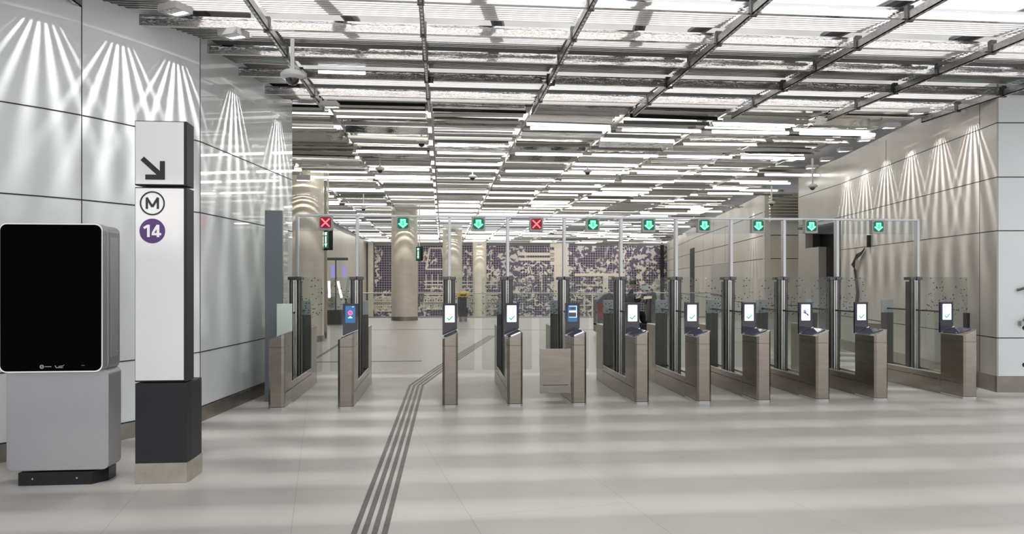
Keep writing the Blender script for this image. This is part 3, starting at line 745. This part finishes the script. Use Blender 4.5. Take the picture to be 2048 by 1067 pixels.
    # hinge posts
    for sx_ in (-.052, .052):
        hp = MB().lathe([(.033, .285), (.033, 1.655)], sx_, PY, 20).box(sx_ - .022, sx_ + .022, PY + .015, PY + .12, .285, 1.63).build('hinge_post', M['steel_dark'], g, smooth=True)
        MB().box(sx_ - .046, sx_ + .046, PY - .05, PY + .13, 1.655, 1.70).build('post_cap', M['steel_dark'], hp, bevel=.004)
        MB().lathe([(.012, .29), (.012, 1.65)], sx_ - .036 * (1 if sx_ > 0 else -1), PY - .03, 8).build('post_edge', M['steel_light'], hp, smooth=True)
    # door leaves
    def leaf(x0, x1, m='glassdot'):
        o = MB().plate(rrect(min(x0, x1), max(x0, x1), .33, 1.69, .03), PY - .006, PY + .006).build('door_leaf', M[m], g); return o
    w = [(0, .38), (.38, 0), (0, .37), (.37, .37), (.37, .37), (.37, .22), (.37, .37), (.37, .37), (.37, .37), (.37, .50), (0, 0)][i]
    if w[0]: leaf(-.09, -w[0])
    if w[1]: leaf(.09, w[1])
    if i > 5: 
        MB().plate([(-.004, 1.2), (.004, 1.2), (.004, 1.66), (-.004, 1.66)], PY + .14, 1.93) if False else None
    if i == 4:
        cp = MB().box(-.52, -.105, .03, .045, .155, .745).build('cover_panel', M['steel'], g, bevel=.003); cp['label'] = 'grey steel cover panel standing open'
        MB().box(-.48, -.14, .027, .03, .262, .27).build('panel_slot', M['seam'], cp)
        MB().box(-.115, -.09, .04, .10, .60, .66).box(-.115, -.09, .04, .10, .25, .31).build('panel_hinge', M['steel_dark'], cp)
    return g
for i in range(11): gate(i)

# tall end column beside the left gate and fixed glass by the right wall
ec = empty('end_column', (-2.29, 10.36, 0), 'tall flat grey end column standing beside the leftmost gate', 'column')
MB().box(-.115, .115, -.03, .05, 0, 2.60).build('column_face', M['endcol'], ec, bevel=.003)
MB().box(-.115, -.10, .05, 1.4, .02, 2.55).build('side_glass', M['glass'], ec)
fg = empty('fixed_glass_screen', (7.46, GY + PY, 0), 'dotted fixed glass screen between the rightmost gate and the right wall', 'glass screen')
MB().box(.05, .74, -.006, .006, .33, 1.70).build('glass_pane', M['glassdot'], fg)
MB().box(.70, .76, -.04, .04, 0, 1.14).build('side_post', M['steel_dark'], fg, bevel=.004)

# ------------------------------------------------------------------ overhead frame with posts
HY = GY + PY + .05
PX = [ -2.09, -1.235, .103, .963, 1.81, 2.675, 3.525, 4.385, 5.225, 6.08, 7.40]
fr = empty('overhead_gate_frame', (0, HY, 0), 'slim steel overhead frame with glass strips carrying the lane signals above the gates', 'overhead frame')
MB().box(PX[0] - .03, PX[-1] + .03, -.03, .03, 2.575, 2.605).build('top_rail', M['post'], fr, bevel=.003)
for i, x in enumerate(PX):
    po = MB().box(x - .022, x + .022, -.045, .045, 1.70, 2.575).build('post', M['post'], fr, bevel=.006)
for i in range(10):
    MB().box(PX[i] + .03, PX[i + 1] - .03, -.006, .006, 2.365, 2.573).build('glass_strip', M['glasshead'], fr)
MB().box(PX[-1] + .02, PX[-1] + .13, -.03, .03, 2.365, 2.6).build('end_box', M['glasshead'], fr)
SIGX = [651, 806, 957, 1073, 1186, 1298, 1409, 1517, 1623, 1757]
SL = ['lane signal with red cross between the first two gates', 'lane signal with green arrow in front of the large middle column', 'lane signal with green arrow, second green one from the left',
      'lane signal with red cross near the middle of the frame', 'green arrow signal just right of the middle red cross', 'second green arrow signal right of the middle red cross',
      'third green arrow signal right of the middle red cross', 'green arrow signal in a bright housing in front of the pale rear wall',
      'green arrow signal over the black wall opening', 'rightmost lane signal with green arrow']
for i, px in enumerate(SIGX):
    x = ptY(px, HY - .12).x
    s = empty('lane_signal', (x, HY - .12, 2.37), SL[i], 'lane signal', 'lane signals on the overhead frame')
    hb = MB().plate(rrect(-.10, .10, 0, .21, .008), 0, .085).build('housing', M['sigbox'], s)
    redd = i in (0, 3)
    f = MB().plate(rrect(-.080, .080, .028, .188, .03), -.004, 0).build('display', M['sigred'] if redd else M['siggreen'], s)
    if redd: MB().bar((-.058, .050), (.058, .166), .019, -.008, -.004).bar((-.058, .166), (.058, .050), .019, -.0085, -.0042).build('red_cross', M['red'], f)
    else:
        MB().plate([(0, .036), (.070, .094), (.060, .108), (.040, .104), (.040, .166), (-.040, .166), (-.040, .104), (-.060, .108), (-.070, .094)], -.008, -.004).build('arrow', M['mint'], f)
        MB().plate([(0, .066), (.028, .093), (.014, .097), (.014, .142), (-.014, .142), (-.014, .097), (-.028, .093)], -.0100, -.008).build('arrow_core', M['mint2'], f)

# ------------------------------------------------------------------ information kiosk
k = empty('information_kiosk', (-3.10, 6.26, 0), 'freestanding silver kiosk with a large black portrait screen at far left', 'kiosk')
def rbox(x0, x1, y0, y1, z0, z1, r): return MB().plate(rrect(x0, x1, z0, z1, r, 8), y0, y1)
rbox(-.385, .40, .03, .27, .115, .93, .05).build('lower_body', M['kiosk'], k, bevel=.006)
up = rbox(-.40, .385, -.035, .05, .915, 2.105, .055).build('screen_frame', M['kiosk_side'], k, bevel=.004)
rbox(-.385, .392, .05, .27, .915, 2.095, .055).build('upper_body', M['kiosk_side'], k, bevel=.012)
rbox(-.398, .383, -.040, -.035, .917, 2.103, .055).build('chrome_rim', M['chrome'], up)
sc_ = rbox(-.389, .374, -.046, -.040, .926, 2.094, .050).build('screen_glass', M['blackgloss'], up)
MB().box(.390, .3935, .09, .22, 1.02, 2.0).build('side_panel', M['kiosk'], k, bevel=.002)
for z in (1.06, 1.98): MB().lathe([(.006, 0), (.006, .004)], n=10).build('side_screw', M['chrome'], k, loc=(.394, .2, z))
mb = MB().ring(-.075, .962, .009, .016, -.0475, -.046, 24).bar((-.079, .958), (-.071, .966), .004, -.0475, -.046).box(-.052, -.002, -.0475, -.046, .960, .965)
mb.build('round_logo', M['slab_top'], sc_)
mb = MB().bar((.026, .972), (.031, .956), .005, -.0475, -.046).bar((.031, .954), (.085, .954), .005, -.0475, -.046).bar((.05, .964), (.085, .967), .005, -.0475, -.046).bar((.083, .966), (.095, .976), .004, -.0475, -.046)
mb.build('swash_logo', M['slab_top'], sc_)
MB().box(.225, .25, -.0475, -.046, .967, .972).build('small_mark', M['steel_dark'], sc_)
MB().prism([(-.29, 0.02), (.27, .02), (.355, .14), (.355, .28), (-.29, .28)], 0, .105).build('plinth', M['black'], k, bevel=.003)
for x in (-.18, .16): MB().disc(x, .055, .007, .018, .021, 12).build('plinth_screw', M['chrome'], k)

# ------------------------------------------------------------------ wayfinding totem
t = empty('wayfinding_totem', (-2.28, 6.255, 0), 'tall dark wayfinding totem with white panels, arrow and metro line symbols', 'sign')
MB().prism([(-.205, 0), (.203, 0), (.215, .09), (.215, .36), (-.19, .36)], 0, .165).build('steel_foot', M['footsteel'], t, bevel=.003)
MB().prism([(-.202, .004), (.200, .004), (.211, .09), (.211, .355), (-.187, .355)], .165, lambda x, y: .815).build('lower_body', M['char'], t, bevel=.004)
MB().prism([(-.205, .006), (.203, .006), (.196, .20), (-.190, .20)], .825, 2.405).build('main_cabinet', M['char'], t, bevel=.004)
MB().prism([(-.205, .006), (.203, .006), (.196, .20), (-.190, .20)], 2.42, 2.945).build('top_cabinet', M['char'], t, bevel=.004)
p1 = MB().box(-.197, .180, -.002, .006, .838, 2.396).build('main_panel', M['signwhite'], t)
p2 = MB().box(-.197, .180, -.002, .006, 2.430, 2.937).build('arrow_panel', M['signwhite'], t)
Y0, Y1 = -.004, -.002
def PXL(px, py): return ((px - 270) / 103 * .405 - .202, 1.65 - (py - 560) * 6.04 / FPX)
a = PXL(284, 316); b = PXL(321, 351)
MB().bar(PXL(285, 318), PXL(323, 352), .040, Y0, Y1).plate([PXL(291, 360), PXL(330, 360), PXL(330, 350), PXL(291, 350)], Y0 - .0004, Y1).plate([PXL(320, 360), PXL(330, 360), PXL(330, 323), PXL(320, 323)], Y0 - .0008, Y1).build('arrow', M['signblack'], p2)
c = PXL(305, 407)
MB().ring(c[0], c[1], .086, .098, Y0, Y1, 56).build('metro_ring', M['signblack'], p1)
mm = MB(); u = .046; wv = .018
mm.bar((c[0] - .043, c[1] - u), (c[0] - .043, c[1] + u), wv, Y0, Y1).bar((c[0] + .043, c[1] - u), (c[0] + .043, c[1] + u), wv, Y0, Y1)
mm.bar((c[0] - .045, c[1] + u), (c[0], c[1] - .028), wv, Y0 - .0004, Y1).bar((c[0] + .045, c[1] + u), (c[0], c[1] - .028), wv, Y0 - .0008, Y1)
mm.build('letter_m', M['signblack'], p1)
c = PXL(305, 462)
dsc = MB().disc(c[0], c[1], .100, Y0, Y1, 56).build('line_disc', M['purple'], p1)
Y0, Y1 = -.006, -.004; u = .050
n1 = MB().bar((c[0] - .030, c[1] - u), (c[0] - .030, c[1] + u), .021, Y0, Y1).bar((c[0] - .035, c[1] + u - .008), (c[0] - .066, c[1] + .022), .019, Y0 - .0004, Y1)
n1.build('digit_one', M['signwhite'], p1)
n4 = MB().bar((c[0] + .045, c[1] - u), (c[0] + .045, c[1] + u), .021, Y0, Y1).bar((c[0] + .042, c[1] + u - .003), (c[0] + .004, c[1] - .018), .018, Y0 - .0004, Y1).bar((c[0] - .004, c[1] - .026), (c[0] + .070, c[1] - .026), .019, Y0 - .0008, Y1)
n4.build('digit_four', M['signwhite'], p1)

# ------------------------------------------------------------------ things beyond the gates
b_ = pt(926, 29.6, 560); b_ = empty('waste_bag_stand', (b_.x, b_.y, 0), 'black waste bag on a stand with yellow lid beside the middle columns', 'bin')
MB().lathe([(.17, 0), (.17, .22)], n=24).build('foot', M['galv'], b_, smooth=True)
prof = MB(); n = 36; vs = []
for z, r in ((.2, .18), (.3, .20), (.7, .205), (1.0, .2)):
    for q in range(n): 
        rr = r + .014 * math.sin(q * 5); a = 2 * PI * q / n; vs.append((rr * math.cos(a), rr * math.sin(a), z))
prof.add(vs, [(i * n + q, i * n + (q + 1) % n, (i + 1) * n + (q + 1) % n, (i + 1) * n + q) for i in range(3) for q in range(n)] + [tuple(reversed(range(n)))])
prof.build('bag', M['bag'], b_, smooth=True)
lid = MB().lathe([(.205, .98), (.215, 1.0), (.215, 1.10), (.19, 1.17), (.05, 1.19)], n=28).build('yellow_lid', M['yellow'], b_, smooth=True)
MB().box(-.12, .12, -.222, -.212, 1.03, 1.09).build('lid_print', M['seam'], lid)
MB().box(.14, .23, -.21, -.19, .55, .95).build('side_tag', M['tag'], b_)

# hanging exit boxes
def exit_box(px, py, d, hgt, label):
    p = pt(px, d, py); s = empty('exit_sign_box', (p.x, p.y, p.z - hgt / 2), label, 'exit sign', 'slim lit exit boxes', rz=-.9)
    MB().box(-.16, .16, -.06, .06, 0, hgt).build('sign_housing', M['black'], s, bevel=.004)
    pn = MB().box(-.13, .13, -.066, -.06, .05, hgt - .04).build('lit_face', M['siggreen'], s)
    MB().box(-.03, .03, -.070, -.066, .20, .38).plate([(-.06, .18), (0, .08), (.06, .18)], -.070, -.066).box(-.05, .05, -.07, -.066, hgt - .14, hgt - .06).build('pictogram', M['whitel'], pn)
    MB().box(-.015, .015, -.015, .015, hgt, 4.92 - p.z + hgt / 2).build('hanger', M['camw'], s)
exit_box(656, 480, 20.2, .55, 'slim black box with green lit face beside the large left column')
exit_box(839, 507, 29.5, .56, 'slim black box with green lit face right of the middle column')
tag(MB().box(-.07, .07, -.04, .04, 0, 4.75).build('white_post', M['mirror2'], loc=(pt(649, 20.9).x, pt(649, 20.9).y, 0)), 'slim bright metal post against the right side of the large left column', 'post')

# escalator landing on the left
p = pt(669, 27.5); e = empty('escalator', (p.x, p.y, 0), 'escalator head with two bright balustrade edges beyond the large left column', 'escalator')
for s_ in (-1, 1):
    bal = MB().plate([(s_ * .40, .05), (s_ * .46, .05), (s_ * .46, .98), (s_ * .40, .98)] if s_ > 0 else [(s_ * .46, .05), (s_ * .40, .05), (s_ * .40, .98), (s_ * .46, .98)], 0, 3.2).build('balustrade', M['glassdark'], e)
    MB().tube([(s_ * .42, -.05, .80), (s_ * .42, -.12, .95), (s_ * .40, .2, 1.02), (s_ * .26 - .1, 3.0, 1.75)], .045, 10).build('handrail', M['black'], bal, smooth=True)
    MB().tube([(s_ * .22 + .04, -.02, 1.0), (s_ * .16 - .04, 0, 1.62)], .045, 8).build('bright_edge', M['whitel'], bal, smooth=True)
MB().box(-.38, .38, .1, 3.2, 0, .55).build('truss', M['steel_dark'], e, bevel=.01)
MB().box(-.5, .5, -.3, .1, 0, .03).build('comb_plate', M['steel'], e)
MB().box(-.42, .45, .3, .38, 2.40, 2.50).box(-.02, .02, .3, .36, .5, 2.40).build('sign_frame', M['grey_m'], e)
for a_, b_ in ((-.18, -.02), (.25, .38)): MB().box(a_, b_, .31, .35, 1.75, 2.2).build('violet_notice', M['violet'], e)

# ride-on floor cleaning machine and its driver
p = pt(1244, 22.0); mc = empty('floor_cleaning_machine', (p.x, p.y, 0), 'black and red ride-on floor cleaning machine behind the sixth gate', 'cleaning machine')
mb = MB().plate([(-.80, .28), (-.15, .28), (-.15, 1.10), (-.42, 1.30), (-.62, 1.24), (-.80, 1.08)], -.35, .35); mb.build('rear_tank', M['grey_m'], mc, bevel=.05)
MB().plate(rrect(-.805, -.35, .55, .98, .05), -.365, -.35).build('red_side', M['red_m'], mc)
MB().plate([(-.80, .12), (.95, .12), (.95, .34), (.45, .40), (-.80, .40)], -.34, .34).build('chassis', M['black'], mc, bevel=.03)
MB().plate([(-.2, .36), (.22, .36), (.22, .56), (-.2, .60)], -.25, .25).build('seat', M['black'], mc, bevel=.03)
MB().plate([(.76, .30), (1.04, .30), (1.02, .95), (.96, 1.30), (.82, 1.32), (.78, 1.0)], -.30, .30).build('front_console', M['grey_m'], mc, bevel=.05)
MB().ring(0, 0, .13, .165, -.015, .015, 24).build('steering_wheel', M['black'], mc, loc=(.70, 0, 1.10), rz=PI / 2)
for x in (-.55, .70):
    for y in (-.36, .36):
        MB().disc(0, 0, .16, -.05, .05, 24).build('wheel', M['black'], mc, bevel=.015, loc=(x, y, .16))
MB().plate(rrect(-.33, -.22, 1.02, 1.50, .02), -.38, -.36).build('yellow_board', M['yellow'], mc)
MB().box(.58, .78, -.06, .0, 1.36, 1.50).box(.67, .69, -.04, -.02, 1.25, 1.36).build('display_unit', M['pale'], mc)

def skin_body(name, verts, edges, mats, parent=None, sub=2, root=0):
    me = bpy.data.meshes.new(name); me.from_pydata([v[:3] for v in verts], edges, []); me.materials.append(mats)
    o = bpy.data.objects.new(name, me); COL.objects.link(o)
    if parent: o.parent = parent
    sk = o.modifiers.new('skin', 'SKIN'); 
    if not me.skin_vertices: 
        bpy.context.view_layer.objects.active = o
    for i, v in enumerate(verts):
        me.skin_vertices[0].data[i].radius = (v[3], v[4] if len(v) > 4 else v[3]); me.skin_vertices[0].data[i].use_root = (i == root)
    sk.use_smooth_shade = True; sk.branch_smoothing = .6
    sb = o.modifiers.new('sub', 'SUBSURF'); sb.levels = sub; sb.render_levels = sub
    return o
pe = empty('person', (p.x + .15, p.y, 0), 'person in black clothes seated on the cleaning machine holding a paper', 'person')
V = [(0, 0, .68, .15), (.02, 0, .90, .145), (.08, 0, 1.14, .15), (.12, 0, 1.26, .10), (.14, 0, 1.33, .055), (.16, 0, 1.39, .05),            # 0-5 spine, neck
     (.12, -.19, 1.20, .07), (.18, -.29, .98, .052), (.34, -.34, 1.09, .038), (.12, .19, 1.20, .07), (.26, .24, 1.02, .052), (.46, .14, 1.10, .038),   # arms
     (.10, -.11, .66, .10), (.46, -.14, .68, .075), (.48, -.13, .42, .05), (.10, .11, .66, .10), (.46, .14, .68, .075), (.48, .13, .42, .05), (.57, -.13, .40, .04), (.57, .13, .40, .04)]
E = [(0, 1), (1, 2), (2, 3), (3, 4), (4, 5), (2, 6), (6, 7), (7, 8), (2, 9), (9, 10), (10, 11), (0, 12), (12, 13), (13, 14), (0, 15), (15, 16), (16, 17), (14, 18), (17, 19)]
skin_body('clothed_body', V, E, M['cloth'], pe)
hd = MB(); vs = []; n = 20; prof = [(-.115, .03), (-.10, .055), (-.06, .075), (0, .088), (.05, .088), (.09, .068), (.115, .03)]
for z, r in prof:
    for q in range(n):
        a = 2 * PI * q / n; cx, sy_ = math.cos(a), math.sin(a); rr = r * (1.12 if cx > 0 else 1.05)
        nose = .022 if (cx > .96 and -.04 < z < .02) else 0
        vs.append((.19 + rr * cx + nose, r * .85 * sy_, 1.52 + z))
hd.add(vs, [(i * n + q, i * n + (q + 1) % n, (i + 1) * n + (q + 1) % n, (i + 1) * n + q) for i in range(len(prof) - 1) for q in range(n)] + [tuple(reversed(range(n))), tuple(range((len(prof) - 1) * n, len(prof) * n))])
h = hd.build('head', M['skin'], pe, smooth=True)
MB().tube([(.20, -.078, 1.55), (.20, -.088, 1.52), (.20, -.078, 1.49)], .014, 8).tube([(.20, .078, 1.55), (.20, .088, 1.52), (.20, .078, 1.49)], .014, 8).build('ear', M['skin'], h, smooth=True)
MB().disc(.265, 1.525, .008, -.045, -.03, 10).disc(.265, 1.525, .008, .03, .045, 10).build('eye', M['hair'], h)
hr = MB().lathe([(.098, 1.53), (.103, 1.58), (.09, 1.625), (.05, 1.65), (.01, 1.655)], .175, 0, 20).build('hair', M['hair'], pe, smooth=True)
for sgn, wr in ((-1, (.34, -.34, 1.09)), (1, (.46, .14, 1.10))):
    x, y, z = wr
    Vh = [(x, y, z, .026), (x + .05, y, z + .005, .034, .02), (x + .09, y, z + .005, .036, .018)]; Eh = [(0, 1), (1, 2)]
    for q in range(4):
        yy = y + (-.03 + q * .02); l = (.03, .036, .034, .026)[q]; b = len(Vh)
        Vh += [(x + .10, yy, z + .004, .009), (x + .10 + l, yy, z - .006, .0085), (x + .105 + l, yy, z - .03, .008)]; Eh += [(2, b), (b, b + 1), (b + 1, b + 2)]
    b = len(Vh); Vh += [(x + .055, y - sgn * .035, z + .012, .011), (x + .085, y - sgn * .05, z + .018, .009)]; Eh += [(1, b), (b, b + 1)]
    skin_body('hand', Vh, Eh, M['skin'], pe, sub=1)
tag(MB().add([(0, 0, 0), (.24, -.02, .03), (.30, .16, .10), (.05, .18, .08), (0, 0, .004), (.24, -.02, .034), (.30, .16, .104), (.05, .18, .084)],
    [(3, 2, 1, 0), (4, 5, 6, 7), (0, 1, 5, 4), (1, 2, 6, 5), (2, 3, 7, 6), (3, 0, 4, 7)]).build('paper_sheet', M['paper'], loc=(p.x + .54, p.y - .43, 1.09)),
    'folded cream paper held by the driver of the cleaning machine', 'paper')

# cables on the right wall and the fittings at the right edge
wd = (Vector((9.55, 17.0)) - Vector(RC)).normalized(); wn = Vector((-wd.y, wd.x))
def onW(px, py, off=.03):
    k_ = (px - 1024) / FPX; c_, s_ = math.cos(YAW), math.sin(YAW); rx, ry = s_ + k_ * c_, c_ - k_ * s_
    # ray (rx, ry)*d hits the wall line RC + wd*u
    den = rx * wd.y - ry * wd.x; d = (RC[0] * wd.y - RC[1] * wd.x) / den
    q = Vector((rx * d, ry * d)) + wn * off; return (q.x, q.y, 1.65 - (py - 560) / FPX * d)
cb = MB()
for j in range(4):
    cb.tube([onW(1732 - j, 496 + j * 2), onW(1728 - j * 3, 508, .06), onW(1717 - j * 2, 520 + j * 3, .08), onW(1713 + j, 540, .05), onW(1715 + j * .7, 560, .04), onW(1716 + j, 585), onW(1714 + j, 603)], .014, 6)
tag(cb.build('hanging_cable_bundle', M['cable'], smooth=True), 'loose brown cable bundle hanging out of the right wall', 'cable')
tag(MB().tube([onW(1740, 470, .02), onW(1740, 494, .02)], .05, 8).build('wall_slot', M['dark']), 'black vertical slot in the right wall above the hanging cables', 'slot')
fw = Vector((14, 9.65)) - Vector(RC); fw.normalize(); fn = Vector((fw.y, -fw.x))
def onF(px, py, off=.0):
    k_ = (px - 1024) / FPX; c_, s_ = math.cos(YAW), math.sin(YAW); rx, ry = s_ + k_ * c_, c_ - k_ * s_
    den = rx * fw.y - ry * fw.x; d = (RC[0] * fw.y - RC[1] * fw.x) / den
    q = Vector((rx * d, ry * d)) + fn * off; return (q.x, q.y, 1.65 - (py - 560) / FPX * d)
tag(MB().tube([onF(2032, 580, .02), onF(2040, 577, .05), onF(2050, 573, .06), onF(2060, 580, .03)], .018, 8).build('wall_lever', M['steel_dark'], smooth=True), 'dark lever sticking out of the white wall at the right edge', 'lever')
cbx = empty('wall_connector', (0, 0, 0), 'small grey connector on a cable at the right edge of the white wall', 'connector')
q = onF(2040, 646, .04); MB().box(q[0] - .03, q[0] + .03, q[1] - .03, q[1] + .03, q[2] - .035, q[2] + .035).build('plug', M['galv'], cbx)
MB().tube([q, onF(2044, 637, .05), onF(2052, 632, .04), onF(2060, 634, .0)], .012, 8).build('lead', M['steel_dark'], cbx, smooth=True)
for py, l in ((655, 'upper'), (729, 'lower')):
    a, b = onF(2049, py, .004), onF(2049, py, -.03)
    tag(MB().tube([a, b], .034, 20).build('wall_hole', M['dark']), '%s round black hole at the right edge of the white wall' % l, 'hole')
